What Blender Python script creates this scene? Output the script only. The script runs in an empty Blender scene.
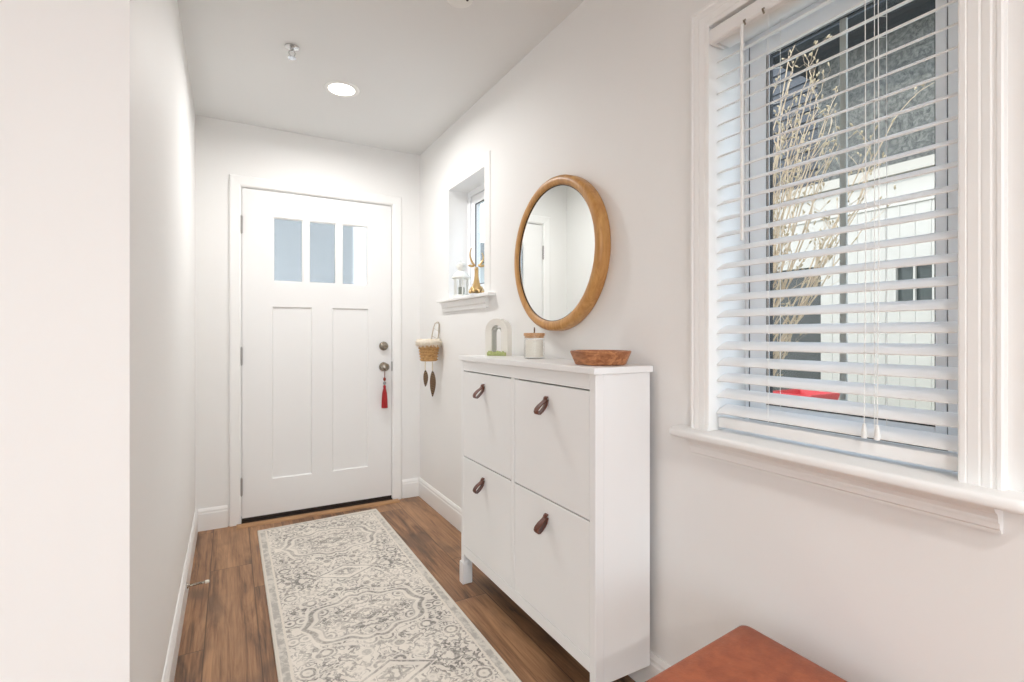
import bpy, bmesh, math, random
from mathutils import Vector, Matrix, noise
from math import sin, cos, pi, radians
scene = bpy.context.scene
COL = scene.collection
rnd = random.Random(7)

# ------------------------------------------------------------------ materials
class NT:
    def __init__(s, name):
        s.m = bpy.data.materials.new(name); s.m.use_nodes = True
        s.t = s.m.node_tree; s.t.nodes.clear()
        s.out = s.n('ShaderNodeOutputMaterial')
    def n(s, typ, **kw):
        x = s.t.nodes.new(typ)
        for k, v in kw.items(): setattr(x, k, v)
        return x
    def link(s, a, b): s.t.links.new(a, b)
    def setin(s, sock, v):
        if isinstance(v, bpy.types.NodeSocket): s.link(v, sock)
        else: sock.default_value = v
    def math(s, op, a, b=0.0, c=0.0):
        x = s.n('ShaderNodeMath', operation=op)
        s.setin(x.inputs[0], a); s.setin(x.inputs[1], b); s.setin(x.inputs[2], c)
        return x.outputs[0]
    def mix(s, f, a, b):
        x = s.n('ShaderNodeMix', data_type='RGBA')
        s.setin(x.inputs[0], f); s.setin(x.inputs[6], a); s.setin(x.inputs[7], b)
        return x.outputs[2]
    def smooth(s, v, a, b, lo=0.0, hi=1.0):
        x = s.n('ShaderNodeMapRange', interpolation_type='SMOOTHSTEP')
        s.setin(x.inputs[0], v); x.inputs[1].default_value = a; x.inputs[2].default_value = b
        x.inputs[3].default_value = lo; x.inputs[4].default_value = hi
        return x.outputs[0]
    def coords(s, kind='Object'):
        return s.n('ShaderNodeTexCoord').outputs[kind]
    def vec(s, x, y, z):
        c = s.n('ShaderNodeCombineXYZ')
        s.setin(c.inputs[0], x); s.setin(c.inputs[1], y); s.setin(c.inputs[2], z)
        return c.outputs[0]
    def sep(s, v):
        c = s.n('ShaderNodeSeparateXYZ'); s.link(v, c.inputs[0]); return c.outputs
    def noise(s, v, scale, detail=3.0, rough=0.5, dist=0.0):
        x = s.n('ShaderNodeTexNoise')
        if v is not None: s.link(v, x.inputs['Vector'])
        x.inputs['Scale'].default_value = scale; x.inputs['Detail'].default_value = detail
        x.inputs['Roughness'].default_value = rough; x.inputs['Distortion'].default_value = dist
        return x.outputs['Fac']
    def bsdf(s, color, rough=0.5, metal=0.0, bump=None, bstr=0.1, **kw):
        p = s.n('ShaderNodeBsdfPrincipled')
        s.setin(p.inputs['Base Color'], color); s.setin(p.inputs['Roughness'], rough)
        p.inputs['Metallic'].default_value = metal
        for k, v in kw.items(): s.setin(p.inputs[k], v)
        if bump is not None:
            b = s.n('ShaderNodeBump'); b.inputs['Strength'].default_value = bstr
            b.inputs['Distance'].default_value = 0.002
            s.link(bump, b.inputs['Height']); s.link(b.outputs[0], p.inputs['Normal'])
        s.link(p.outputs[0], s.out.inputs[0])
        return p

def C4(r, g, b): return (r, g, b, 1.0)
def srgb(r, g, b):
    f = lambda c: (c/255/12.92) if c/255 <= .04045 else ((c/255+.055)/1.055)**2.4
    return (f(r), f(g), f(b), 1.0)

def plain(name, col, rough=0.5, metal=0.0, var=0.03, scale=8.0, bscale=120.0, bstr=0.05, **kw):
    t = NT(name); c = t.coords()
    n = t.noise(c, scale, 4)
    lo = tuple(x*(1-var) for x in col[:3])+(1,); hi = tuple(min(1, x*(1+var)) for x in col[:3])+(1,)
    col2 = t.mix(n, lo, hi)
    t.bsdf(col2, rough, metal, t.noise(c, bscale, 2), bstr, **kw)
    return t.m

M = {}
M['wall'] = plain('wall_paint', C4(.832, .829, .818), .6, var=.012, scale=3, bscale=260, bstr=.04)
M['ceil'] = plain('ceiling_paint', C4(.75, .755, .75), .8, var=.01, scale=3, bscale=200, bstr=.05)
M['trim'] = plain('trim_paint', C4(.86, .86, .85), .35, var=.01, scale=5, bscale=60, bstr=.02)
M['door'] = plain('door_paint', C4(.83, .83, .825), .35, var=.01, scale=4, bscale=90, bstr=.02)
M['cab'] = plain('cabinet_lacquer', C4(.84, .845, .845), .33, var=.008, scale=4, bscale=70, bstr=.015)
M['gap_shade'] = plain('painted_gap_shade', C4(.05, .045, .04), .8, var=.1)
M['blind'] = plain('blind_slat_finish', C4(.84, .83, .82), .4, var=.012, scale=20, bscale=90, bstr=.02)
M['vinyl'] = plain('window_vinyl', C4(.88, .90, .92), .35, var=.01, scale=6)
M['gasket'] = plain('black_gasket', C4(.03, .03, .032), .6, var=.1)
M['muntin'] = plain('grey_muntin', C4(.52, .52, .49), .5, var=.05)
M['nickel'] = plain('satin_nickel', C4(.33, .29, .24), .25, 1.0, var=.06, scale=40)
M['hinge'] = plain('hinge_steel', C4(.36, .35, .34), .35, 1.0, var=.06, scale=40)
M['bronze'] = plain('dark_bronze', C4(.035, .025, .02), .45, .4, var=.15, scale=30)
M['chrome'] = plain('sprinkler_chrome', C4(.62, .62, .62), .2, 1.0, var=.04)
M['plastic'] = plain('white_plastic', C4(.82, .82, .80), .4, var=.01)
M['rubber'] = plain('cream_rubber', C4(.82, .78, .70), .6, var=.03)
M['red'] = plain('red_silk_thread', C4(.36, .010, .012), .6, var=.25, scale=90, bscale=300, bstr=.4)
M['cord_red'] = plain('dark_red_cord', C4(.25, .035, .02), .7, var=.2, scale=100)
M['bead'] = plain('grey_bead', C4(.30, .32, .33), .3, .3, var=.1)
M['candlewax'] = plain('cream_wax', C4(.93, .90, .82), .5, var=.02)
M['twig_knob'] = plain('twig_bark', C4(.16, .09, .045), .7, var=.3, scale=80)
M['ceramic'] = plain('cream_glaze', C4(.85, .83, .77), .25, var=.04, scale=20)
M['lantern'] = plain('lantern_white_metal', C4(.80, .80, .76), .4, var=.05, scale=40)
M['gold'] = plain('antique_gold', C4(.62, .43, .20), .36, .7, var=.25, scale=40)
M['pit'] = plain('grey_green_stone', C4(.30, .32, .28), .6, var=.2, scale=40)
M['hole_shade'] = plain('grey_hole_shade', C4(.52, .52, .48), .5, var=.08, scale=40)
M['fur'] = plain('cream_fleece', C4(.78, .71, .60), .95, var=.1, scale=60, bscale=300, bstr=.8)
M['wire'] = plain('pale_wire', C4(.50, .44, .36), .5, .2, var=.1, scale=60)
M['bone'] = plain('cream_bead', C4(.75, .68, .55), .4, var=.05)
M['grass'] = plain('lawn', C4(.16, .19, .06), .95, var=.5, scale=6, bscale=60, bstr=1)
M['concrete'] = plain('driveway_concrete', C4(.55, .54, .52), .9, var=.12, scale=2, bscale=40, bstr=.3)
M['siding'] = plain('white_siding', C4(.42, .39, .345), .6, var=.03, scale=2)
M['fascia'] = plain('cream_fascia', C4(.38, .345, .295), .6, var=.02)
M['navy'] = plain('dark_blue_siding', C4(.036, .040, .048), .7, var=.15, scale=2)
M['darkdoor'] = plain('dark_garage_opening', C4(.05, .052, .048), .7, var=.2, scale=3)
M['twig'] = plain('pale_bark', C4(.48, .36, .24), .8, var=.25, scale=30)
M['bud'] = plain('spring_bud', C4(.36, .28, .17), .7, var=.25, scale=30)
M['cartred'] = plain('red_enamel', C4(.50, .03, .035), .35, var=.1)
M['yellow'] = plain('yellow_plastic', C4(.70, .42, .06), .4, var=.1)
M['black'] = plain('black_rubber', C4(.03, .03, .03), .6, var=.1)
M['extwall'] = plain('exterior_render', C4(.62, .64, .66), .8, var=.03, scale=3)
M['porchwhite'] = plain('porch_white', C4(.84, .84, .83), .5, var=.01)
M['porchgrey'] = plain('porch_grey', C4(.36, .365, .36), .7, var=.05, scale=2)
M['stain'] = plain('walnut_leg', C4(.18, .09, .045), .45, var=.2, scale=30)
M['darkpane'] = plain('dark_window_pane', C4(.05, .058, .052), .25, var=.2, scale=3)
M['glue'] = plain('reveal_plaster', C4(.83, .83, .82), .6, var=.01)

def mirror_mat():
    t = NT('silvered_glass'); c = t.coords()
    t.bsdf(t.mix(t.noise(c, 3), C4(.86, .89, .88), C4(.88, .905, .895)), 0.015, 1.0); return t.m
M['mirror'] = mirror_mat()

def glass_mat(name, tint=(1, 1, 1, 1), refl=.06, edge=.35):
    t = NT(name)
    tr = t.n('ShaderNodeBsdfTransparent'); c = t.coords()
    t.link(t.mix(t.noise(c, 2), tint, tuple(x*.985 for x in tint[:3])+(1,)), tr.inputs[0])
    gl = t.n('ShaderNodeBsdfGlossy'); gl.inputs['Roughness'].default_value = .03
    lw = t.n('ShaderNodeLayerWeight'); lw.inputs[0].default_value = .25
    f = t.math('ADD', t.math('MULTIPLY', lw.outputs['Facing'], edge), refl*.5)
    mx = t.n('ShaderNodeMixShader'); t.link(f, mx.inputs[0]); t.link(tr.outputs[0], mx.inputs[1]); t.link(gl.outputs[0], mx.inputs[2])
    t.link(mx.outputs[0], t.out.inputs[0]); return t.m
M['glass'] = glass_mat('window_glass', (.97, .985, .985, 1), .05, .06)
M['jarglass'] = glass_mat('clear_jar_glass', (.985, .985, .98, 1), .04, .18)

def frosted():
    t = NT('frosted_glass'); c = t.coords()
    r = t.n('ShaderNodeBsdfRefraction'); r.inputs['Roughness'].default_value = .16; r.inputs['IOR'].default_value = 1.12
    t.link(t.mix(t.noise(c, 120, 2), C4(.90, .92, .92), C4(.95, .97, .97)), r.inputs[0])
    b = t.n('ShaderNodeBump'); b.inputs['Strength'].default_value = .25; b.inputs['Distance'].default_value = .002
    t.link(t.noise(c, 140, 2), b.inputs['Height']); t.link(b.outputs[0], r.inputs['Normal'])
    tl = t.n('ShaderNodeBsdfTranslucent'); tl.inputs[0].default_value = (.82, .84, .84, 1)
    gl = t.n('ShaderNodeBsdfGlossy'); gl.inputs['Roughness'].default_value = .2
    m1 = t.n('ShaderNodeMixShader'); m1.inputs[0].default_value = .18
    t.link(r.outputs[0], m1.inputs[1]); t.link(tl.outputs[0], m1.inputs[2])
    m2 = t.n('ShaderNodeMixShader'); m2.inputs[0].default_value = .06
    t.link(m1.outputs[0], m2.inputs[1]); t.link(gl.outputs[0], m2.inputs[2])
    t.link(m2.outputs[0], t.out.inputs[0]); return t.m
M['frost'] = frosted()

def emit(name, col, s):
    t = NT(name); e = t.n('ShaderNodeEmission'); c = t.coords()
    t.link(t.mix(t.noise(c, 5), col, tuple(x*.98 for x in col[:3])+(1,)), e.inputs[0]); e.inputs[1].default_value = s
    t.link(e.outputs[0], t.out.inputs[0]); return t.m
M['lampface'] = emit('lamp_diffuser', (1, .95, .87, 1), 6.0)

def wood_floor():
    t = NT('plank_floor'); x, y, z = t.sep(t.coords())
    W, Lp = .18, 1.25
    u = t.math('DIVIDE', t.math('ADD', x, .082+1.8), W)
    idx = t.math('FLOOR', u); fu = t.math('FRACT', u)
    w1 = t.n('ShaderNodeTexWhiteNoise', noise_dimensions='1D'); t.link(idx, w1.inputs['W'])
    v = t.math('DIVIDE', t.math('ADD', y, t.math('MULTIPLY', w1.outputs[0], 3.1)), Lp)
    idy = t.math('FLOOR', v); fv = t.math('FRACT', v)
    w2 = t.n('ShaderNodeTexWhiteNoise', noise_dimensions='2D'); t.link(t.vec(idx, idy, 0), w2.inputs['Vector'])
    r = w2.outputs[0]
    off = t.math('MULTIPLY', r, 37.0)
    gv = t.vec(t.math('MULTIPLY', x, 9.0), t.math('ADD', t.math('MULTIPLY', y, .9), off), off)
    g1 = t.noise(gv, 2.2, 5, .6, 1.2)                       # broad cathedral figure
    g2 = t.noise(t.vec(t.math('MULTIPLY', x, 60.0), t.math('ADD', t.math('MULTIPLY', y, 2.0), off), 0.0), 2.0, 4, .6, .4)
    g3 = t.noise(t.vec(t.math('MULTIPLY', x, 3.0), t.math('ADD', t.math('MULTIPLY', y, 1.6), off), 3.0), 2.0, 2, .5)   # dark clouds
    cr = t.n('ShaderNodeValToRGB')
    cr.color_ramp.elements[0].position = .34; cr.color_ramp.elements[0].color = srgb(80, 57, 41)
    cr.color_ramp.elements[1].position = .68; cr.color_ramp.elements[1].color = srgb(182, 140, 103)
    e = cr.color_ramp.elements.new(.47); e.color = srgb(136, 99, 70)
    tone = t.math('ADD', t.math('MULTIPLY', g1, .62), t.math('MULTIPLY', g2, .42))
    tone = t.math('ADD', tone, t.math('MULTIPLY', t.math('SUBTRACT', r, .55), .14))
    t.link(tone, cr.inputs[0])
    vk = t.n('ShaderNodeTexVoronoi', feature='F1'); vk.inputs['Scale'].default_value = 1.0
    t.link(t.vec(t.math('MULTIPLY', x, 6.0), t.math('ADD', t.math('MULTIPLY', y, 1.9), off), 1.0), vk.inputs['Vector'])
    knot = t.smooth(t.math('ADD', vk.outputs['Distance'], t.math('MULTIPLY', g2, .08)), .06, .22, .75, 0)
    colr = t.mix(t.smooth(g3, .52, .70, 0, .55), cr.outputs[0], srgb(88, 68, 54))
    colr = t.mix(knot, colr, srgb(66, 46, 33))
    eg = t.math('MINIMUM', t.math('MINIMUM', fu, t.math('SUBTRACT', 1.0, fu)), t.math('MULTIPLY', t.math('MINIMUM', fv, t.math('SUBTRACT', 1.0, fv)), Lp/W))
    seam = t.smooth(eg, .004, .016, 1, 0)
    colr = t.mix(t.math('MULTIPLY', seam, .65), colr, srgb(50, 34, 24))
    h = t.math('SUBTRACT', t.math('MULTIPLY', g2, .25), seam)
    t.bsdf(colr, t.math('ADD', .36, t.math('MULTIPLY', g2, .18)), 0, h, .35); return t.m
M['floor'] = wood_floor()

def wood(name, cols, scale=(6, 60, 60), rough=.45, axis=None):
    t = NT(name); x, y, z = t.sep(t.coords())
    v = t.vec(t.math('MULTIPLY', x, scale[0]), t.math('MULTIPLY', y, scale[1]), t.math('MULTIPLY', z, scale[2]))
    g = t.noise(v, 1.5, 5, .6, .8)
    cr = t.n('ShaderNodeValToRGB')
    cr.color_ramp.elements[0].position = .3; cr.color_ramp.elements[0].color = cols[0]
    cr.color_ramp.elements[1].position = .7; cr.color_ramp.elements[1].color = cols[1]
    t.link(g, cr.inputs[0]); t.bsdf(cr.outputs[0], rough, 0, g, .15); return t.m
M['strip'] = wood('threshold_oak', (srgb(150, 110, 74), srgb(190, 148, 104)), (4, 60, 60))
M['mframe'] = wood('honey_gilt_wood', (srgb(172, 120, 62), srgb(204, 156, 94)), (30, 30, 6), .38)
M['bowl'] = wood('red_brown_bowl_wood', (srgb(122, 68, 38), srgb(200, 140, 94)), (40, 12, 60), .4)
M['lid'] = wood('pale_lid_wood', (srgb(176, 130, 88), srgb(214, 172, 128)), (60, 8, 60), .5)

def leather(name, a, b, bscale=180, rough=.42):
    t = NT(name); c = t.coords()
    n = t.noise(c, 9, 5, .65, .6); n2 = t.noise(c, 45, 3, .6)
    f = t.math('ADD', t.math('MULTIPLY', n, .7), t.math('MULTIPLY', n2, .3))
    vo = t.n('ShaderNodeTexVoronoi'); vo.inputs['Scale'].default_value = bscale; t.link(c, vo.inputs['Vector'])
    t.bsdf(t.mix(t.smooth(f, .3, .7), a, b), rough, 0, vo.outputs['Distance'], .12); return t.m
M['leather'] = leather('cognac_leather', srgb(134, 66, 38), srgb(172, 94, 58))
M['strap'] = leather('brown_strap_leather', srgb(66, 30, 17), srgb(112, 56, 34), 500, .35)

def moss():
    t = NT('moss'); c = t.coords()
    t.bsdf(t.mix(t.noise(c, 120, 4), srgb(150, 162, 96), srgb(206, 212, 160)), .95, 0, t.noise(c, 300, 2), 1.0); return t.m
M['moss'] = moss()

def shingles():
    t = NT('asphalt_shingles'); c = t.coords(); x, y, z = t.sep(c)
    br = t.n('ShaderNodeTexBrick'); br.inputs['Scale'].default_value = 1.0
    br.inputs['Brick Width'].default_value = .3; br.inputs['Row Height'].default_value = .14; br.inputs['Mortar Size'].default_value = .006
    br.inputs['Color1'].default_value = srgb(74, 74, 70); br.inputs['Color2'].default_value = srgb(92, 92, 88); br.inputs['Mortar'].default_value = srgb(60, 62, 62)
    t.link(t.vec(y, z, 0), br.inputs['Vector'])
    sp = t.noise(c, 20, 5, .85)
    t.bsdf(t.mix(t.smooth(sp, .44, .56), t.mix(.55, br.outputs[0], srgb(54, 55, 53)), t.mix(.5, br.outputs[0], srgb(128, 126, 119))), .95, 0, sp, .5); return t.m
M['shingle'] = shingles()

def weave():
    t = NT('woven_seagrass'); c = t.coords()
    n = t.noise(c, 70, 4, .6)
    t.bsdf(t.mix(n, srgb(150, 108, 62), srgb(222, 182, 126)), .8, 0, t.noise(c, 300, 2), .4); return t.m
M['weave'] = weave()

def feather():
    t = NT('striped_feather'); x, y, z = t.sep(t.coords())
    w = t.math('SINE', t.math('ADD', t.math('MULTIPLY', z, 420.0), t.math('MULTIPLY', t.math('ABSOLUTE', x), 200.0)))
    n = t.noise(t.vec(x, y, z), 90, 3)
    t.bsdf(t.mix(t.smooth(t.math('ADD', w, t.math('MULTIPLY', n, .8)), .2, .9), srgb(58, 42, 30), srgb(150, 122, 92)), .8); return t.m
M['feather'] = feather()

def rug_mat():
    # object space: origin at the rug centre, x across (half width .347), y along
    t = NT('distressed_oriental_pile'); c0 = t.coords(); x, y, z = t.sep(c0)
    wob = t.noise(c0, 30, 2); wob2 = t.noise(c0, 11, 2)
    xd = t.math('ADD', x, t.math('MULTIPLY', t.math('SUBTRACT', wob, .5), .012))
    yd = t.math('ADD', y, t.math('MULTIPLY', t.math('SUBTRACT', wob2, .5), .012))
    u = t.math('ABSOLUTE', xd); v = t.math('PINGPONG', yd, .42)          # mirrored repeat
    mv = t.vec(u, v, 0.0)
    wear = t.noise(c0, 5.5, 4, .65); fine = t.noise(c0, 75, 3, .6)
    def line(val, w): return t.smooth(t.math('ABSOLUTE', val), w*.45, w, 1, 0)
    # scrolling vines and leaves: contour lines of mirrored noise
    n1 = t.noise(mv, 20.0, 1.5, .5, 1.6); n2 = t.noise(mv, 36.0, 1.0, .5, 1.0); n3 = t.noise(mv, 52.0, 1.0, .5, .5)
    vine = line(t.math('SUBTRACT', n1, .5), .050)
    leaf = t.smooth(n2, .57, .62); speck = t.smooth(n3, .59, .64)
    vo = t.n('ShaderNodeTexVoronoi', feature='F1'); vo.inputs['Scale'].default_value = 12.0; t.link(mv, vo.inputs['Vector'])
    vd = vo.outputs['Distance']
    fl = t.math('MAXIMUM', line(t.math('SUBTRACT', vd, .30), .07), t.smooth(vd, .10, .16, 1, 0))
    near = t.smooth(vd, .36, .48, 0, 1)
    field = t.math('MAXIMUM', t.math('MULTIPLY', vine, .75), t.math('MAXIMUM', t.math('MULTIPLY', leaf, .8), t.math('MULTIPLY', speck, .55)))
    field = t.math('MAXIMUM', t.math('MULTIPLY', field, near), t.math('MULTIPLY', fl, .75))
    # lobed medallions down the middle, one every .42 m, with small diamonds between
    ang = t.math('ARCTAN2', v, u)
    dm = t.math('SQRT', t.math('ADD', t.math('POWER', t.math('DIVIDE', u, .24), 2), t.math('POWER', t.math('DIVIDE', v, .165), 2)))
    dm = t.math('ADD', dm, t.math('MULTIPLY', t.math('SINE', t.math('MULTIPLY', ang, 8.0)), .08))
    m1 = line(t.math('SUBTRACT', dm, 1.0), .060); m2 = line(t.math('SUBTRACT', dm, .86), .025); m3 = line(t.math('SUBTRACT', dm, .50), .05)
    dd = t.math('ADD', t.math('DIVIDE', u, .075), t.math('DIVIDE', v, .050))
    m6 = line(t.math('SUBTRACT', dd, .8), .25)
    v2 = t.math('SUBTRACT', .42, v)
    dn = t.math('ADD', t.math('DIVIDE', u, .13), t.math('DIVIDE', v2, .075))
    m4 = line(t.math('SUBTRACT', dn, 1.0), .10); m5 = line(t.math('SUBTRACT', dn, .4), .12)
    halo = t.math('MULTIPLY', t.smooth(t.math('ABSOLUTE', t.math('SUBTRACT', dm, .97)), .10, .16), t.smooth(t.math('ABSOLUTE', t.math('SUBTRACT', dn, .9)), .2, .3))
    med = t.math('MAXIMUM', t.math('MAXIMUM', m1, t.math('MULTIPLY', m2, .6)), t.math('MAXIMUM', t.math('MAXIMUM', t.math('MULTIPLY', m3, .7), m6), t.math('MAXIMUM', m4, m5)))
    pat = t.math('MAXIMUM', t.math('MULTIPLY', field, halo), t.math('MULTIPLY', med, .70))
    brk = t.smooth(t.noise(c0, 95, 3, .7), .34, .56)                      # broken by wear
    pat = t.math('MULTIPLY', t.math('MULTIPLY', pat, t.smooth(wear, .30, .55, .50, 1.0)), t.math('ADD', .38, t.math('MULTIPLY', brk, .62)))
    base = t.mix(t.smooth(wear, .35, .65), srgb(238, 232, 222), srgb(224, 218, 209))
    base = t.mix(t.math('MULTIPLY', fine, .3), base, srgb(196, 188, 178))
    ink = t.mix(t.smooth(t.noise(c0, 6, 2), .42, .62), srgb(120, 115, 108), srgb(70, 68, 65))
    col = t.mix(t.math('MULTIPLY', pat, .98), base, ink)
    # border: faint grey band with worn blocks, thin cream guard lines
    au = t.math('ABSOLUTE', x); ay = t.math('ABSOLUTE', y)
    bd = t.math('MAXIMUM', t.math('SUBTRACT', au, .347), t.math('SUBTRACT', ay, 1.21))
    inb = t.smooth(bd, -.036, -.032)
    blk = t.smooth(t.noise(t.vec(x, y, 0), 26, 3, .7), .42, .60)
    bcol = t.mix(t.math('MULTIPLY', blk, .75), srgb(214, 209, 200), srgb(168, 164, 157))
    col = t.mix(inb, col, bcol)
    col = t.mix(line(t.math('ADD', bd, .040), .006), col, srgb(224, 217, 206))
    col = t.mix(t.smooth(bd, -.010, -.008), col, srgb(218, 211, 200))
    t.bsdf(col, .95, 0, t.math('ADD', t.noise(c0, 260, 2), t.math('MULTIPLY', pat, -.6)), .5)
    return t.m
M['rug'] = rug_mat()
M['binding'] = plain('rug_binding', srgb(214, 208, 198), .95, var=.06, scale=200, bscale=500, bstr=.5)

# ------------------------------------------------------------------ mesh helpers
def wloc(o):
    v = Vector((0, 0, 0))
    while o is not None: v += o.location; o = o.parent
    return v
def box(bm, x0, x1, y0, y1, z0, z1, bev=0.0, seg=2):
    vs = [bm.verts.new((x, y, z)) for x in (x0, x1) for y in (y0, y1) for z in (z0, z1)]
    q = [(0, 1, 3, 2), (4, 6, 7, 5), (0, 4, 5, 1), (2, 3, 7, 6), (0, 2, 6, 4), (1, 5, 7, 3)]
    fs = [bm.faces.new([vs[i] for i in f]) for f in q]
    if bev > 0:
        es = list({e for f in fs for e in f.edges})
        bmesh.ops.bevel(bm, geom=es, offset=bev, segments=seg, profile=.5, affect='EDGES')
    return vs
def tube(bm, pts, rads, n=8, cap=True):
    pts = [Vector(p) for p in pts]
    if not hasattr(rads, '__len__'): rads = [rads]*len(pts)
    rings = []; up = None
    for i, p in enumerate(pts):
        d = (pts[min(i+1, len(pts)-1)] - pts[max(i-1, 0)]).normalized()
        if up is None:
            a = Vector((0, 0, 1)) if abs(d.z) < .9 else Vector((1, 0, 0))
            up = d.cross(a).normalized()
        else:
            up = (up - d*up.dot(d)).normalized()
        w = d.cross(up)
        rings.append([bm.verts.new(p + (up*cos(2*pi*k/n) + w*sin(2*pi*k/n))*rads[i]) for k in range(n)])
    for a, b in zip(rings, rings[1:]):
        for k in range(n): bm.faces.new((a[k], a[(k+1) % n], b[(k+1) % n], b[k]))
    if cap:
        bm.faces.new(rings[0][::-1]); bm.faces.new(rings[-1])
def lathe(bm, prof, c=(0, 0, 0), axis='z', n=32, closed=False, fn=None):
    """prof: (radius, height). fn(k, i, r, h) -> r"""
    c = Vector(c); rings = []
    def P(r, a, h):
        if axis == 'z': return c + Vector((r*cos(a), r*sin(a), h))
        if axis == 'x': return c + Vector((h, r*cos(a), r*sin(a)))
        return c + Vector((r*cos(a), h, -r*sin(a)))
    for i, (r, h) in enumerate(prof):
        if r < 1e-6: rings.append([bm.verts.new(P(0, 0, h))])
        else: rings.append([bm.verts.new(P(fn(k, i, r, h) if fn else r, 2*pi*k/n, h)) for k in range(n)])
    pr = list(zip(rings, rings[1:])) + ([(rings[-1], rings[0])] if closed else [])
    for a, b in pr:
        for k in range(n):
            k2 = (k+1) % n
            if len(a) == 1 and len(b) == 1: continue
            if len(a) == 1: bm.faces.new((a[0], b[k2], b[k]))
            elif len(b) == 1: bm.faces.new((a[k], a[k2], b[0]))
            else: bm.faces.new((a[k], a[k2], b[k2], b[k]))
    if not closed:
        if len(rings[0]) > 1: bm.faces.new(rings[0][::-1])
        if len(rings[-1]) > 1: bm.faces.new(rings[-1])
def prism(bm, poly, frm, to, P):
    """extrude polygon poly (a, b) from frm to to; P(a, b, t) -> point"""
    A = [bm.verts.new(P(a, b, frm)) for a, b in poly]; B = [bm.verts.new(P(a, b, to)) for a, b in poly]
    n = len(poly)
    for k in range(n): bm.faces.new((A[k], A[(k+1) % n], B[(k+1) % n], B[k]))
    bm.faces.new(A[::-1]); bm.faces.new(B)
def ell(bm, c, r, n=12, m=8, rot=None):
    c = Vector(c)
    def P(x, y, z):
        p = Vector((x*r[0], y*r[1], z*r[2]))
        return bm.verts.new((rot @ p if rot is not None else p) + c)
    rings = [[P(0, 0, -1)]]
    for i in range(1, m):
        t = pi*i/m; rings.append([P(sin(t)*cos(2*pi*k/n), sin(t)*sin(2*pi*k/n), -cos(t)) for k in range(n)])
    rings.append([P(0, 0, 1)])
    for a, b in zip(rings, rings[1:]):
        for k in range(n):
            q = (k+1) % n
            if len(a) == 1: bm.faces.new((a[0], b[q], b[k]))
            elif len(b) == 1: bm.faces.new((a[k], a[q], b[0]))
            else: bm.faces.new((a[k], a[q], b[q], b[k]))
def setp(o, label=None, cat=None, group=None, kind=None):
    for k, v in (('label', label), ('category', cat), ('group', group), ('kind', kind)):
        if v is not None: o[k] = v
    return o
def obj(name, bm, mat, parent=None, smooth=None, origin=None):
    bmesh.ops.remove_doubles(bm, verts=bm.verts, dist=1e-6)
    bmesh.ops.recalc_face_normals(bm, faces=bm.faces)
    o = bpy.data.objects.new(name, None) if False else None
    me = bpy.data.meshes.new(name)
    org = wloc(parent) if parent else Vector(origin or (0, 0, 0))
    bmesh.ops.translate(bm, verts=bm.verts, vec=-org)
    bm.to_mesh(me); bm.free()
    o = bpy.data.objects.new(name, me); COL.objects.link(o)
    if parent: o.parent = parent
    else: o.location = org
    if mat: me.materials.append(M[mat] if isinstance(mat, str) else mat)
    if smooth:
        me.polygons.foreach_set('use_smooth', [True]*len(me.polygons))
        me.set_sharp_from_angle(angle=radians(smooth))
    return o
def thing(name, loc, label, cat, group=None):
    o = bpy.data.objects.new(name, None); COL.objects.link(o); o.location = loc; o.empty_display_size = .05
    return setp(o, label, cat, group)
def struct(name, bm, mat, parent=None, smooth=None):
    o = obj(name, bm, mat, parent, smooth)
    if parent is None: o['kind'] = 'structure'
    return o
def NB(): return bmesh.new()

# ------------------------------------------------------------------ dimensions (m)
XL, XR, YB, H = -.176, 1.192, 3.486, 2.44
YC = 1.264                        # end of the corridor's inner wall
RX, RY = -3.2, -3.6               # living room behind the camera
WY0, WY1, WZ0, WZ1 = .412, .968, .883, 2.02      # large window opening
SY0, SY1, SZ0, SZ1 = 2.428, 2.932, 1.368, 2.052  # small window opening
DX0, DX1, DZ0, DZ1 = .066, .986, .032, 2.048      # door

# ------------------------------------------------------------------ room shell
b = NB(); box(b, RX-.2, XR+.2, RY-.2, YB+.2, -.2, 0); struct('floor', b, 'floor')
b = NB(); box(b, RX-.2, XR+.2, RY-.2, YB+.2, H, H+.2); struct('ceiling', b, 'ceil')
T = .2
b = NB()
for (y0, y1, z0, z1) in ((RY, WY0-.012, 0, H), (WY0-.012, WY1+.012, 0, WZ0-.024), (WY0-.012, WY1+.012, WZ1+.012, H), (WY1+.012, SY0, 0, H),
                         (SY0, SY1, 0, SZ0), (SY0, SY1, SZ1, H), (SY1, YB+.2, 0, H)):
    box(b, XR, XR+T, y0, y1, z0, z1)
struct('wall_right', b, 'wall')
b = NB()
for (x0, x1, z0, z1) in ((XL-.12, DX0-.02, 0, H), (DX1+.02, XR, 0, H), (DX0-.02, DX1+.02, DZ1+.02, H)):
    box(b, x0, x1, YB, YB+.16, z0, z1)
struct('wall_back', b, 'wall')
b = NB(); box(b, XL-.12, XL, YC+.0005, YB, 0, H); struct('wall_left', b, 'wall')
b = NB(); box(b, RX, XL-.0003, YC, YC+.12, 0, H); struct('wall_return', b, 'wall')
b = NB(); box(b, RX-.15, RX, RY, YC+.12, 0, H); struct('wall_far', b, 'wall')
b = NB()
for (x0, x1, z0, z1) in ((RX-.15, RX+.3, 0, H), (XR-.35, XR+.2, 0, H), (RX+.3, XR-.35, 0, .10), (RX+.3, XR-.35, 2.35, H)):
    box(b, x0, x1, RY-.16, RY, z0, z1)
struct('wall_rear', b, 'wall')

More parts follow.
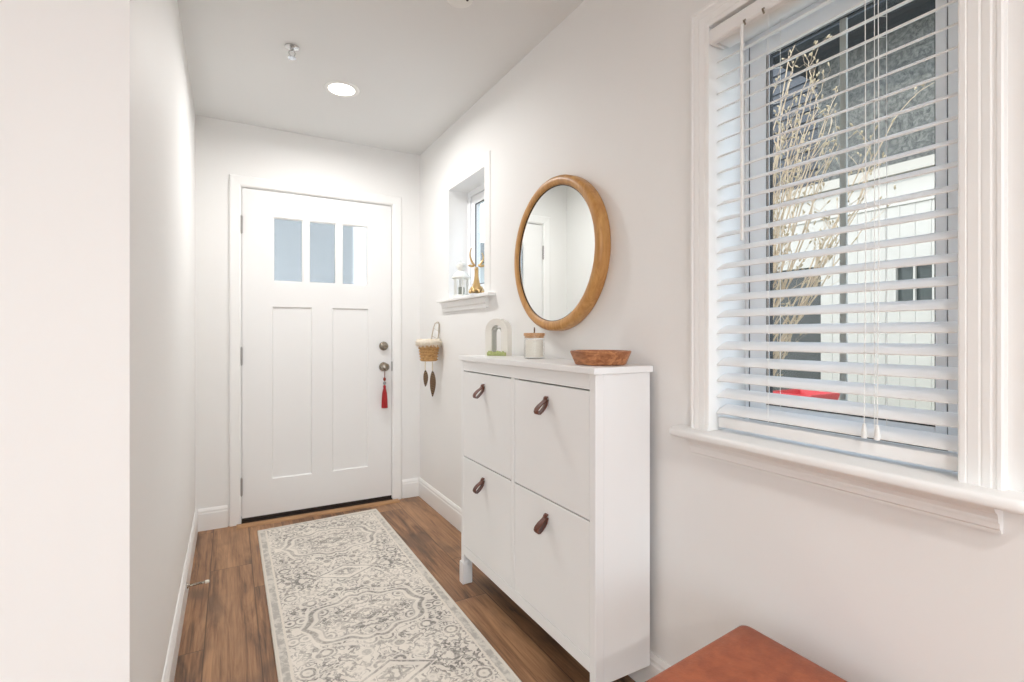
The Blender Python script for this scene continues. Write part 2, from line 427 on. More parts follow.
# unseen rear glazing, added so daylight enters the living room
def glazed(name, x0, x1, y, z0, z1, n):
    b = NB(); w = .05
    box(b, x0, x1, y-.03, y+.03, z0, z0+w); box(b, x0, x1, y-.03, y+.03, z1-w, z1)
    for k in range(n+1):
        xx = x0 + (x1-x0-w)*k/n; box(b, xx, xx+w, y-.03, y+.03, z0+w, z1-w)
    f = struct(name, b, 'vinyl')
    b = NB(); box(b, x0+.02, x1-.02, y-.004, y+.004, z0+.02, z1-.02); obj('pane', b, 'glass', f)
glazed('window_3', RX+.3, XR-.35, RY-.08, .10, 2.35, 3)

# baseboards
def base_prof(h=.128):
    return [(0, 0), (.014, 0), (.014, h-.03), (.011, h-.024), (.011, h-.014), (.006, h-.004), (.004, h), (0, h)]
def baseboard(name, a, b_, axis, plane, sgn):
    b = NB()
    if axis == 'y': prism(b, base_prof(), a, b_, lambda p, q, t: (plane+sgn*p, t, q))
    else: prism(b, base_prof(), a, b_, lambda p, q, t: (t, plane+sgn*p, q))
    struct(name, b, 'trim')
baseboard('baseboard_left', YC-.012, YB, 'y', XL, 1)
baseboard('baseboard_right', RY, YB, 'y', XR, -1)
baseboard('baseboard_back', XL+.014, DX0-.075, 'x', YB, -1)
baseboard('baseboard_back.001', DX1+.075, XR-.014, 'x', YB, -1)
baseboard('baseboard_return', RX, XL, 'x', YC, -1)

# ------------------------------------------------------------------ front door
door = bpy.data.objects.new('door_1', None); COL.objects.link(door); door.location = (DX0, YB, 0)
setp(door, 'white front door with three frosted lights above two tall panels', None, None, 'structure')
DT = .045
gx = [(.237, .413), (.446, .617), (.652, .824)]; gz = (1.486, 1.890)
px = [(.232, .467), (.592, .827)]; pz = (.250, 1.329)
def door_slab():
    b = NB()
    xs = sorted({DX0, DX1} | {v for g in gx for v in g} | {v for p in px for v in p})
    zs = sorted({DZ0, DZ1, gz[0], gz[1], pz[0], pz[1]})
    y0, y1 = YB+.002, YB+.002+DT
    def kind(xm, zm):
        if gz[0] < zm < gz[1] and any(g[0] < xm < g[1] for g in gx): return 'hole'
        if pz[0] < zm < pz[1] and any(p[0] < xm < p[1] for p in px): return 'panel'
        return 'solid'
    V = {}
    def v(x, y, z):
        k = (round(x, 5), round(y, 5), round(z, 5))
        if k not in V: V[k] = b.verts.new((x, y, z))
        return V[k]
    def quad(*p):
        vs = [v(*q) for q in p]
        if len(set(vs)) == 4 and b.faces.get(vs) is None: b.faces.new(vs)
    for i in range(len(xs)-1):
        for j in range(len(zs)-1):
            xa, xb, za, zb = xs[i], xs[i+1], zs[j], zs[j+1]
            k = kind((xa+xb)/2, (za+zb)/2)
            if k == 'hole': continue
            for yy in (y0, y1):
                if k == 'panel' and yy == y0: continue
                quad((xa, yy, za), (xb, yy, za), (xb, yy, zb), (xa, yy, zb))
    for g in gx:
        for (xa, xb, za, zb) in ((g[0], g[0], gz[0], gz[1]), (g[1], g[1], gz[0], gz[1])):
            quad((xa, y0, za), (xa, y1, za), (xa, y1, zb), (xa, y0, zb))
        for zz in gz: quad((g[0], y0, zz), (g[1], y0, zz), (g[1], y1, zz), (g[0], y1, zz))
    for xx in (DX0, DX1): quad((xx, y0, DZ0), (xx, y1, DZ0), (xx, y1, DZ1), (xx, y0, DZ1))
    for zz in (DZ0, DZ1): quad((DX0, y0, zz), (DX1, y0, zz), (DX1, y1, zz), (DX0, y1, zz))
    # sunk flat panels with a small sticking
    for p in px:
        r, d = .007, .009
        o = [(p[0], pz[0]), (p[1], pz[0]), (p[1], pz[1]), (p[0], pz[1])]
        n = [(p[0]+r, pz[0]+r), (p[1]-r, pz[0]+r), (p[1]-r, pz[1]-r), (p[0]+r, pz[1]-r)]
        for k in range(4):
            a, c = o[k], o[(k+1) % 4]; e, f = n[(k+1) % 4], n[k]
            quad((a[0], y0, a[1]), (c[0], y0, c[1]), (e[0], y0+d, e[1]), (f[0], y0+d, f[1]))
        quad(*[(q[0], y0+d, q[1]) for q in n])
    return b
obj('door_leaf', door_slab(), 'door', door)
for g in gx:
    b = NB(); box(b, g[0]-.004, g[1]+.004, YB+.022, YB+.028, gz[0]-.004, gz[1]+.004); f = obj('pane', b, 'frost', door)
    b = NB()
    w = .007
    for (xa, xb, za, zb) in ((g[0], g[0]+w, gz[0], gz[1]), (g[1]-w, g[1], gz[0], gz[1]), (g[0]+w, g[1]-w, gz[0], gz[0]+w), (g[0]+w, g[1]-w, gz[1]-w, gz[1])):
        box(b, xa, xb, YB+.008, YB+.0218, za, zb)
    obj('glazing_bead', b, 'door', f)
for z in (1.824, 1.022, .226):
    b = NB(); tube(b, [(DX0-.004, YB-.006, z-.05), (DX0-.004, YB-.006, z+.05)], .0065, 12)
    for s in (-1, 1): ell(b, (DX0-.004, YB-.006, z+s*.052), (.005, .005, .006))
    obj('hinge', b, 'hinge', door, 40)
b = NB(); lathe(b, [(0, -.002), (.030, -.002), (.031, -.006), (.026, -.012), (.012, -.014), (.011, -.030), (.017, -.036), (.0265, -.046), (.028, -.056), (.024, -.066), (.012, -.071), (0, -.072)][::-1], (.930, YB+.004, .931), 'y', 36)
knob = obj('door_knob', b, 'nickel', door, 40)
b = NB(); lathe(b, [(0, 0), (.030, 0), (.031, -.006), (.027, -.013), (.020, -.016), (0, -.017)][::-1], (.930, YB+.002, 1.074), 'y', 36)
bolt = obj('deadbolt', b, 'nickel', door, 40)
b = NB(); box(b, .905, .955, YB-.030, YB-.014, 1.068, 1.080, .004, 3)
tt = obj('thumb_turn', b, 'nickel', bolt, 40)
b = NB(); box(b, DX1+.0005, DX1+.006, YB-.004, YB+.02, .90, .965, .001); obj('strike_plate', b, 'hinge', door)
b = NB(); box(b, DX0, DX1, YB-.001, YB+.05, .0125, .0318); obj('door_sweep', b, 'bronze', door)

# jamb + casing + threshold
b = NB()
for (x0, x1) in ((DX0-.02, DX0-.003), (DX1+.003, DX1+.02)): box(b, x0, x1, YB-.0, YB+.16, 0, DZ1+.02)
box(b, DX0-.003, DX1+.003, YB, YB+.16, DZ1+.004, DZ1+.02)
for (x0, x1) in ((DX0-.003, DX0+.012), (DX1-.012, DX1+.003)): box(b, x0, x1, YB+.05, YB+.065, .03, DZ1+.004)
struct('trim_1', b, 'trim')
b = NB(); CW = .062
prof = [(0, 0), (CW, 0), (CW, -.012), (CW-.004, -.017), (CW-.012, -.018), (.010, -.014), (.003, -.011), (0, -.008)]
def casing(b, x0, x1, z1, y):
    """mitred flat casing round three sides; a = distance from the opening, d = projection"""
    A = [[], [], [], []]
    for a, d in prof:
        A[0].append(b.verts.new((x0-a, y+d, 0))); A[1].append(b.verts.new((x0-a, y+d, z1+a)))
        A[2].append(b.verts.new((x1+a, y+d, z1+a))); A[3].append(b.verts.new((x1+a, y+d, 0)))
    n = len(prof)
    for p, q in zip(A, A[1:]):
        for k in range(n): b.faces.new((p[k], p[(k+1) % n], q[(k+1) % n], q[k]))
    b.faces.new(A[0][::-1]); b.faces.new(A[3])
casing(b, DX0-.006, DX1+.006, DZ1+.008, YB); struct('trim_2', b, 'trim')
b = NB(); prism(b, [(YB-.028, 0), (YB+.17, 0), (YB+.17, .012), (YB-.004, .0118), (YB-.026, .006)], DX0-.003, DX1+.003, lambda p, q, t: (t, p, q))
struct('door_2', b, 'bronze'); bpy.data.objects['door_2'].name = 'trim_3'
b = NB(); prism(b, [(3.405, 0), (3.458, 0), (3.458, .010), (3.450, .013), (3.418, .013), (3.408, .009)], DX0-.03, DX1+.035, lambda p, q, t: (t, p, q))
struct('trim_4', b, 'strip')

# red tassel on the knob
kx, kz, ky = .930, .931, YB-.028
ts = thing('key_tassel', (kx, ky, kz-.28), 'red silk tassel hanging on a cord from the front door knob', 'tassel')
b = NB()
tube(b, [(kx+.0140*cos(a), ky, kz+.0140*sin(a)) for a in [2*pi*k/20 for k in range(21)]], .0018, 6, False)
tube(b, [(kx, ky, kz-.014), (kx+.001, ky-.001, kz-.05), (kx, ky, kz-.075)], .002, 6)
obj('cord', b, 'cord_red', ts, 50)
b = NB(); ell(b, (kx, ky, kz-.085), (.0095, .0095, .013)); obj('bead', b, 'cord_red', ts, 60)
b = NB(); ell(b, (kx, ky, kz-.112), (.011, .011, .012)); o = obj('bead', b, 'bead', ts, 60); o['label'] = 'grey bead'
b = NB(); lathe(b, [(0, -.124), (.006, -.126), (.010, -.136), (.0075, -.148), (.010, -.154), (.0145, -.18), (.017, -.22), (.0185, -.268), (.0185, -.282), (0, -.280)], (kx, ky, kz), 'z', 28,
              fn=lambda k, i, r, h: r*(1+.10*(k % 2) if i > 4 else 1))
obj('tassel_skirt', b, 'red', ts)

# ------------------------------------------------------------------ large window with blind
win = bpy.data.objects.new('window_1', None); COL.objects.link(win); win.location = (XR+.14, (WY0+WY1)/2, WZ0); setp(win, 'large double glazed window behind a white slatted blind', None, None, 'structure')
FX = XR+.14
def rect_frame(b, x0, x1, y0, y1, z0, z1, w, bev=.002):
    box(b, x0, x1, y0, y0+w, z0, z1, bev); box(b, x0, x1, y1-w, y1, z0, z1, bev)
    box(b, x0, x1, y0+w, y1-w, z0, z0+w, bev); box(b, x0, x1, y0+w, y1-w, z1-w, z1, bev)
def frame4(b, x0, x1, ya, yb, za, zb, wn, wf, wb_, wt, bev=.002):
    box(b, x0, x1, ya, ya+wn, za, zb, bev); box(b, x0, x1, yb-wf, yb, za, zb, bev)
    box(b, x0, x1, ya+wn, yb-wf, za, za+wb_, bev); box(b, x0, x1, ya+wn, yb-wf, zb-wt, zb, bev)
b = NB(); frame4(b, FX, FX+.045, WY0, WY1, WZ0+.004, WZ1, .072, .010, .018, .016); obj('window_frame', b, 'vinyl', win)
b = NB(); frame4(b, FX+.004, FX+.030, .4868, WY1-.0125, WZ0+.0245, WZ1-.0185, .0212, .0525, .046, .044, .003); sash = obj('sash', b, 'vinyl', win)
b = NB(); frame4(b, FX+.006, FX+.028, .4841, WY1-.0101, WZ0+.0221, WZ1-.0161, .0026, .0023, .0023, .0023, 0); obj('gasket', b, 'gasket', win)
gy0, gy1, gz0, gz1 = .508, WY1-.065, WZ0+.0705, WZ1-.0625
b = NB(); frame4(b, FX+.006, FX+.012, gy0, gy1, gz0, gz1, .001, .0045, .0045, .0045, 0); frame4(b, FX+.0222, FX+.0306, gy0, gy1, gz0, gz1, .001, .0035, .0035, .0035, 0); obj('glazing_bead', b, 'gasket', sash)
b = NB(); box(b, FX+.018, FX+.022, gy0-.004, gy1+.004, gz0-.004, gz1+.004); obj('pane', b, 'glass', sash)
b = NB(); box(b, FX+.0225, FX+.030, .6975, .7145, gz0-.002, gz1+.002, .002); obj('muntin', b, 'muntin', sash)
# reveal boards
b = NB()
box(b, XR-.0, FX+.06, WY1, WY1+.012, WZ0, WZ1+.012); box(b, XR, FX+.06, WY0-.012, WY0, WZ0, WZ1+.012); box(b, XR, FX+.06, WY0, WY1, WZ1, WZ1+.012)
struct('trim_5', b, 'trim')
# fluted casing (three sides above the stool)
b = NB()
fp = [(0, 0), (0, -.016), (.003, -.018), (.011, -.0182), (.013, -.0168), (.015, -.0182), (.030, -.0188), (.033, -.0174), (.036, -.0188), (.046, -.0194), (.049, -.0180), (.053, -.0180), (.056, -.0200), (.061, -.0200), (.064, -.017), (.064, 0)]
A = [[], [], [], []]
for a, d in fp:
    A[0].append(b.verts.new((XR+d, WY1+a, WZ0))); A[1].append(b.verts.new((XR+d, WY1+a, WZ1+a)))
    A[2].append(b.verts.new((XR+d, WY0-a, WZ1+a))); A[3].append(b.verts.new((XR+d, WY0-a, WZ0)))
for p, q in zip(A, A[1:]):
    for k in range(len(fp)): b.faces.new((p[k], p[(k+1) % len(fp)], q[(k+1) % len(fp)], q[k]))
b.faces.new(A[0][::-1]); b.faces.new(A[3])
struct('trim_6', b, 'trim')
# stool with rounded nose and horns, moulded apron
b = NB()
sx = 1.122; st = [(FX+.001, WY0+.001), (FX+.001, WY1-.001), (XR, WY1-.001), (XR, 1.072), (sx+.012, 1.072), (sx+.004, 1.068), (sx, 1.058),
      (sx, .318), (sx+.004, .306), (sx+.014, .300), (XR, .300), (XR, WY0+.001)]
prism(b, st, WZ0-.024, WZ0, lambda p, q, t: (p, q, t))
es = [e for e in b.edges if abs(e.verts[0].co.z-e.verts[1].co.z) < 1e-6 and all(v.co.x < XR-.01 for v in e.verts)]
bmesh.ops.bevel(b, geom=es, offset=.009, segments=4, profile=.5, affect='EDGES')
struct('trim_7', b, 'trim', smooth=50)
b = NB()
ap = [(0, 0), (-.040, 0), (-.040, -.006), (-.034, -.014), (-.026, -.018), (-.022, -.028), (-.022, -.034), (-.016, -.036), (-.016, -.046), (-.010, -.050), (-.010, -.056), (0, -.056)]
prism(b, ap, .354, 1.032, lambda p, q, t: (XR+p, t, WZ0-.024+q)); struct('trim_8', b, 'trim')

# blind
bl = thing('window_blind', (1.222, (WY0+WY1)/2, .93), 'white slatted venetian blind hanging open in the large window', 'blind')
BY0, BY1 = .4215, .9605
b = NB()
vp = [(1.176, 1.968), (1.190, 1.968), (1.190, 2.008), (1.176, 2.008), (1.173, 2.004), (1.173, 1.972)]
prism(b, vp, BY0-.004, BY1+.004, lambda p, q, t: (p, t, q))
box(b, 1.190, 1.230, BY1-.004, BY1+.004, 1.968, 2.008); box(b, 1.190, 1.230, BY0-.004, BY0+.004, 1.968, 2.008)
obj('valance', b, 'blind', bl)
b = NB(); box(b, 1.196, 1.248, BY0, BY1-.006, 1.972, 2.012, .003); obj('headrail', b, 'blind', bl)
TILT = radians(25); PITCH = .0449; NS = 23; ZS = .944
slat0 = None
for k in range(NS):
    z = ZS + k*PITCH
    if z > 1.957: break
    if slat0 is None:
        b = NB(); pr = []
        for s in range(7):
            u = -1+2*s/6; pr.append((u*.025, .0022*(1-u*u)))
        poly = [(p, q+.0013) for p, q in pr] + [(p, q-.0013) for p, q in reversed(pr)]
        rot = [(p*cos(TILT)-q*sin(TILT), p*sin(TILT)+q*cos(TILT)) for p, q in poly]
        prism(b, rot, BY0, BY1, lambda p, q, t: (1.222+p, t, z+q))
        slat0 = obj('slat', b, 'blind', bl, 40)
    else:
        c = slat0.copy(); COL.objects.link(c); c.parent = bl; c.location = (0, 0, k*PITCH)
b = NB(); box(b, 1.204, 1.240, BY0, BY1, .893, .922, .004); obj('bottom_rail', b, 'blind', bl, 40)
CY = [.803, .560]
for y in CY:
    b = NB()
    for xx in (1.196, 1.247): tube(b, [(xx, y, .93), (xx, y, 1.972)], .0008, 5)
    for k in range(NS):
        z = ZS+k*PITCH-.004
        if z < 1.955: tube(b, [(1.196, y, z-.009), (1.247, y, z+.009)], .0006, 4)
    obj('ladder_cord', b, 'plastic', bl)
b = NB()
for dy in (.574, .549): tube(b, [(1.187, dy, 1.97), (1.187, dy-.002, 1.4), (1.184, dy, .965)], .0009, 5)
lift = obj('lift_cord', b, 'plastic', bl)
for dy in (.574, .549):
    b = NB(); lathe(b, [(0, 0), (.003, -.002), (.006, -.026), (.005, -.032), (0, -.033)], (1.184, dy, .965), 'z', 12); obj('cord_tassel', b, 'plastic', lift, 40)
b = NB(); tube(b, [(1.166, .8546, 1.962), (1.164, .8546, 1.945), (1.164, .854, 1.40)], .0042, 6); obj('tilt_wand', b, 'plastic', bl)
for yy in (.850, .797):
    b = NB(); tube(b, [(1.171, yy, 1.974), (1.165, yy, 1.970), (1.167, yy-.003, 1.958)], .0026, 6); obj('cord_hook', b, 'nickel', bl)

# ------------------------------------------------------------------ small window
w2 = bpy.data.objects.new('window_2', None); COL.objects.link(w2); w2.location = (XR+.125, (SY0+SY1)/2, SZ0); setp(w2, 'small deep set window above a narrow sill', None, None, 'structure')
SX = XR+.125
b = NB(); rect_frame(b, SX, SX+.06, SY0, SY1, SZ0+.004, SZ1, .035); obj('window_frame', b, 'vinyl', w2)
b = NB(); rect_frame(b, SX+.008, SX+.05, SY0+.038, SY1-.038, SZ0+.042, SZ1-.038, .05, .003); s2 = obj('sash', b, 'vinyl', w2)
b = NB(); box(b, SX+.026, SX+.030, SY0+.085, SY1-.085, SZ0+.09, SZ1-.086); obj('pane', b, 'glass', s2)
b = NB(); rect_frame(b, SX+.014, SX+.018, SY0+.088, SY1-.088, SZ0+.092, SZ1-.088, .005, 0); obj('glazing_bead', b, 'gasket', s2)
b = NB()
for (y0, y1, z0, z1) in ((SY0-.065, SY0, SZ0, SZ1+.065), (SY1, SY1+.065, SZ0, SZ1+.065), (SY0, SY1, SZ1, SZ1+.065)):
    box(b, XR-.0035, XR, y0, y1, z0, z1)
struct('trim_9', b, 'wall')
b = NB(); box(b, XR, SX+.06, SY0+.0005, SY1-.0005, SZ0-.0005, SZ0+.004)
box(b, XR-.046, XR, 2.300, 3.040, SZ0-.014, SZ0+.004, .003); struct('trim_10', b, 'trim')
b = NB(); prism(b, [(0, 0), (-.020, 0), (-.020, -.030), (-.014, -.038), (-.014, -.056), (0, -.056)], 2.385, 3.005, lambda p, q, t: (XR+p, t, SZ0-.014+q)); struct('trim_11', b, 'trim')

# lantern on the sill
lz = SZ0+.0042; lx, ly = 1.206, 2.775
la = thing('candle_lantern', (lx, ly, lz), 'small white metal lantern with glass sides on the narrow window sill', 'lantern')
def hexp(r, k, c=(lx, ly)): a = 2*pi*k/6+.3; return (c[0]+r*cos(a), c[1]+r*sin(a))
b = NB(); prism(b, [hexp(.050, k) for k in range(6)], lz, lz+.010, lambda p, q, t: (p, q, t)); prism(b, [hexp(.040, k) for k in range(6)], lz+.010, lz+.016, lambda p, q, t: (p, q, t)); obj('base', b, 'lantern', la)
b = NB()
for k in range(6):
    p = hexp(.038, k); box(b, p[0]-.003, p[0]+.003, p[1]-.003, p[1]+.003, lz+.016, lz+.100)
obj('frame', b, 'lantern', la)
b = NB(); prism(b, [hexp(.0365, k) for k in range(6)], lz+.0165, lz+.0995, lambda p, q, t: (p, q, t)); obj('pane', b, 'jarglass', la)
b = NB(); lathe(b, [(0, .099), (.050, .099), (.051, .104), (.044, .114), (.034, .126), (.022, .134), (.014, .137), (.016, .142), (.024, .150), (.027, .160), (.024, .171), (.014, .179), (.004, .182), (0, .182)], (lx, ly, lz), 'z', 24); obj('roof', b, 'lantern', la, 35)
b = NB(); tube(b, [(lx, ly+.010*cos(a), lz+.190+.010*sin(a)) for a in [2*pi*k/16 for k in range(17)]], .0016, 6, False); obj('ring', b, 'lantern', la, 60)
b = NB(); lathe(b, [(0, .0162), (.017, .0162), (.017, .052), (.015, .055), (0, .053)], (lx, ly, lz), 'z', 20); obj('candle', b, 'pit', la, 40)

for v_ in [o for o in bpy.data.objects if o.parent == la]: v_.data.transform(Matrix.Diagonal((1.1, 1.1, 1.17, 1)))
# gold deer
dx, dy = 1.178, 2.50
de = thing('deer_figurine', (dx, dy, lz), 'gold seated antelope figurine with tall horns on the narrow window sill', 'figurine')
def skin_obj(name, mat, parent, chains, sub=2):
    me = bpy.data.meshes.new(name); vs, es, rs = [], [], []
    for ch in chains:
        prev = ch[0] if isinstance(ch[0], int) else None
        for it in (ch[1:] if prev is not None else ch):
            vs.append(Vector(it[0])-wloc(parent)); rs.append(it[1])
            if prev is not None: es.append((prev, len(vs)-1))
            prev = len(vs)-1
    me.from_pydata(vs, es, []); o = bpy.data.objects.new(name, me); COL.objects.link(o); o.parent = parent
    md = o.modifiers.new('Skin', 'SKIN'); md.use_smooth_shade = True
    for i, r in enumerate(rs): me.skin_vertices[0].data[i].radius = (r, r) if not isinstance(r, tuple) else r
    me.skin_vertices[0].data[0].use_root = True
    sm = o.modifiers.new('Subdivision', 'SUBSURF'); sm.levels = sub; sm.render_levels = sub
    me.materials.append(M[mat]); return o
DA = radians(62)
def D(x, y, z): return (dx+1.15*(x*cos(DA)-y*sin(DA)), dy+1.15*(x*sin(DA)+y*cos(DA)), lz+z*1.02)
skin_obj('body', 'gold', de, [
    [(D(.026, 0, .020), .020), (D(.008, 0, .030), .027), (D(-.012, 0, .040), .024), (D(-.016, 0, .062), .017), (D(-.017, 0, .090), .0125), (D(-.018, 0, .118), .0115), (D(-.019, 0, .140), .013), (D(-.032, 0, .136), .010), (D(-.046, 0, .128), .006)],
    [1, (D(.004, .024, .022), .016), (D(-.020, .030, .012), .011), (D(-.040, .028, .009), .008)],
    [1, (D(.004, -.024, .022), .016), (D(-.020, -.030, .012), .011), (D(-.040, -.028, .009), .008)],
    [2, (D(-.028, .012, .020), .009), (D(-.046, .012, .008), .007)],
    [2, (D(-.028, -.012, .020), .009), (D(-.046, -.012, .008), .007)]])
for s in (-1, 1):
    b = NB(); ell(b, D(-.020, s*.026, .150), (.007, .017, .007), 10, 8, Matrix.Rotation(DA, 3, 'Z') @ Matrix.Rotation(s*.2, 3, 'X')); obj('ear', b, 'gold', de, 60)
    b = NB()
    pts = []
    for k in range(9):
        t = k/8; pts.append(D(-.016+.008*t, s*(.008+.030*sin(t*pi*.62)**.9-.012*t*t), .150+(.098 if s > 0 else .072)*t))
    tube(b, pts, [.0068*(1-.70*k/8) for k in range(9)], 8); obj('horn', b, 'gold', de, 60)

# ------------------------------------------------------------------ wall basket
bx, by, bz = XR-.079, 3.08, .984
wb = thing('wall_basket', (bx, by, bz), 'small woven basket with cream fleece rim and two feathers hung near the door', 'basket')
b = NB(); nr, ns = 16, 56
nr = 30; ns = 72
lathe(b, [(.0, 0)]+[(.046+.016*i/nr, .110*i/nr) for i in range(nr+1)]+[(.050, .110), (.042, .02), (0, .015)], (bx, by, bz), 'z', ns,
      fn=lambda k, i, r, h: r+(.0105*abs(sin(pi*(i-1)/5))*(.08+.92*abs(sin(pi*(k/6+.5*(((i-1)//5) % 2))))) if 1 < i <= nr else 0))
obj('body', b, 'weave', wb)
b = NB(); ctr = Vector((bx, by, bz+.118))
def rimp(a, r=.060): return (min(ctr.x+r*cos(a), XR-.021), ctr.y+r*sin(a), ctr.z)
tube(b, [rimp(2*pi*k/36) for k in range(37)], .0205, 12, False)
for v in b.verts: v.co += Vector((-.3, 0, .9))*(noise.noise(v.co*120)*.007+noise.noise(v.co*50)*.007)
for k in range(620):                                        # fleece tufts
    a = rnd.uniform(0, 2*pi); c = Vector(rimp(a)); ph = rnd.uniform(0, 2*pi)
    d = Vector((cos(a)*cos(ph), sin(a)*cos(ph), sin(ph))); p = c+d*.016; e = c+d*rnd.uniform(.023, .032)+Vector((rnd.uniform(-.004, .004), rnd.uniform(-.004, .004), -.004))
    if e.x < XR-.003: tube(b, [p, (p+e)/2+Vector((0, 0, .002)), e], [.0036, .0026, .0005], 4)
obj('fleece_rim', b, 'fur', wb, 60)
b = NB()
loopp = [(bx-.004, by-.045, bz+.105), (bx+.006, by-.040, bz+.16), (bx+.020, by-.030, bz+.210), (bx+.036, by-.018, bz+.240), (bx+.060, by-.004, bz+.250), (bx+.0735, by+.008, bz+.236), (bx+.073, by+.014, bz+.19), (bx+.066, by+.010, bz+.14), (bx+.060, by+.002, bz+.105)]
tube(b, loopp, .0042, 7)
tube(b, [loopp[1], loopp[7]], .0018, 5); tube(b, [loopp[2], loopp[6]], .0018, 5)
obj('hanging_loop', b, 'wire', wb, 60)
for (oy, ln, z0, ox, wm) in ((-.02, .105, -.055, -.030, 1.0), (-.03, .165, -.060, .014, 1.25)):
    b = NB(); tube(b, [(bx+ox, by+oy, bz+.004), (bx+ox-.002, by+oy, bz-.03), (bx+ox, by+oy, bz+z0)], .0032, 6)
    for q in range(5): ell(b, (bx+ox-.001, by+oy, bz-.012-.010*q), (.0052, .0052, .0042), 8, 6)
    c = obj('feather_cord', b, 'bone', wb, 60)
    b = NB(); Rg = []
    for i in range(13):
        t = i/12; wdt = wm*(.0155*max(.03, sin(pi*min(1, t*.98)**.85))**.8+.0006)
        zc = bz+z0-ln*t; th = .0022*(1-t)+.0005; bend = -.006*sin(pi*t)
        Rg.append([b.verts.new((bx+ox+e, by+oy+bend+d, zc)) for d, e in ((0, -wdt), (-th, 0), (0, wdt), (th, 0))])
    for p, q in zip(Rg, Rg[1:]):
        for k in range(4): b.faces.new((p[k], p[(k+1) % 4], q[(k+1) % 4], q[k]))
    b.faces.new(Rg[0]); b.faces.new(Rg[-1][::-1])
    obj('feather', b, 'feather', wb)

# ------------------------------------------------------------------ round mirror
my, mz = 1.713, 1.482
mi = thing('round_mirror', (XR-.03, my, mz), 'round wall mirror in a thick honey gold wooden frame', 'mirror')
b = NB()
lathe(b, [(.276, -.006), (.310, -.002), (.313, -.008), (.313, -.040), (.310, -.047), (.303, -.052), (.294, -.0535), (.284, -.052), (.2765, -.048), (.274, -.043), (.274, -.010)], (XR, my, mz), 'x', 96, True)
obj('frame', b, 'mframe', mi, 40)
b = NB(); lathe(b, [(0, -.032), (.2735, -.032), (.2735, -.041), (0, -.041)], (XR, my, mz), 'x', 96); obj('mirror_glass', b, 'mirror', mi)
b = NB(); lathe(b, [(.2715, -.0412), (.2715, -.0425), (.2738, -.0440), (.2738, -.0412)], (XR, my, mz), 'x', 96, True); o = obj('inner_bead', b, 'bronze', mi, 40)

# ------------------------------------------------------------------ shoe cabinet
cy0, cy1, cf, cbk, ct = 1.183, 2.175, .945, 1.163, 1.056
ca = thing('shoe_cabinet', ((cf+cbk)/2, (cy0+cy1)/2, 0), 'white four-flap shoe cabinet with brown leather pulls against the wall', 'cabinet')
b = NB(); box(b, .934, XR-.0225, cy0-.008, cy1+.008, ct-.021, ct, .002); obj('top', b, 'cab', ca)
zT, zM, zB, zR = .986, .592, .182, .137
yd = [(1.212, 1.668), (1.697, 2.148)]
for ya, yb in ((cy0, cy0+.002+.018), (cy1-.020, cy1)):       # side panels
    b = NB(); box(b, cf+.030, cbk, ya, yb, .105, ct-.0212, .001); obj('side_panel', b, 'cab', ca)
b = NB()                                                     # front frame
box(b, cf, cf+.020, cy0+.0285, cy1-.0285, zT+.002, ct-.0212, .001)
box(b, cf, cf+.020, cy0+.0285, cy1-.0285, zR, zB-.002, .001)
box(b, cf, cf+.020, 1.6695, 1.6955, zB-.002, zT+.002, .0008)
obj('front_frame', b, 'cab', ca)
b = NB(); box(b, cf+.024, cbk-.012, cy0+.021, cy1-.021, .16, .175); box(b, cbk-.012, cbk, cy0+.021, cy1-.021, .15, ct-.0212)
box(b, cf+.022, cf+.026, cy0+.03, cy1-.03, .16, ct-.03)  # near-black sheet behind the flaps, shade of the gaps put into its colour
obj('carcass', b, 'gap_shade', ca)
for ya, yb in ((cy0, cy0+.028), (cy1-.028, cy1)):            # front posts run down into stepped feet
    b = NB(); box(b, cf, cf+.030, ya, yb, .085, ct-.0212, .0012); obj('post', b, 'cab', ca)
for (ya, yb) in ((cy0-.006, cy0+.036), (cy1-.036, cy1+.006)):
    b = NB(); prism(b, [(ya+.004, .100), (yb-.004, .100), (yb, .090), (yb, .004), (yb-.003, 0), (ya+.003, 0), (ya, .004), (ya, .090)], cf-.006, cf+.040, lambda p, q, t: (t, p, q)); obj('foot', b, 'cab', ca)
def strap(parent, y, z):
    b = NB(); P = [(-.001, .012), (-.004, .012), (-.008, .008), (-.011, -.001), (-.020, -.008), (-.032, -.016), (-.042, -.026), (-.046, -.036), (-.043, -.043), (-.035, -.044), (-.025, -.037), (-.014, -.026), (-.007, -.016), (-.0045, -.006), (-.001, .001)]
    n = len(P); F, Bk = [], []
    for i, (p, q) in enumerate(P):
        w = .0085+.0035*sin(pi*i/(n-1))
        a, c = P[max(i-1, 0)], P[min(i+1, n-1)]; tx, tz = c[0]-a[0], c[1]-a[1]; L = math.hypot(tx, tz); nx, nz = -tz/L*.0016, tx/L*.0016
        F.append((b.verts.new((cf+p+nx, y-w, z+q+nz)), b.verts.new((cf+p+nx, y+w, z+q+nz)))); Bk.append((b.verts.new((cf+p-nx, y-w, z+q-nz)), b.verts.new((cf+p-nx, y+w, z+q-nz))))
    for i in range(n-1):
        b.faces.new((F[i][0], F[i][1], F[i+1][1], F[i+1][0])); b.faces.new((Bk[i][0], Bk[i+1][0], Bk[i+1][1], Bk[i][1]))
        b.faces.new((F[i][0], F[i+1][0], Bk[i+1][0], Bk[i][0])); b.faces.new((F[i][1], Bk[i][1], Bk[i+1][1], F[i+1][1]))
    b.faces.new((F[0][0], Bk[0][0], Bk[0][1], F[0][1])); b.faces.new((F[-1][0], F[-1][1], Bk[-1][1], Bk[-1][0]))
    # screw head
    lathe(b, [(0, -.013), (.004, -.0125), (.006, -.010), (.006, -.006), (0, -.006)], (cf, y, z+.006), 'x', 14)
    obj('strap_handle', b, 'strap', parent, 50)
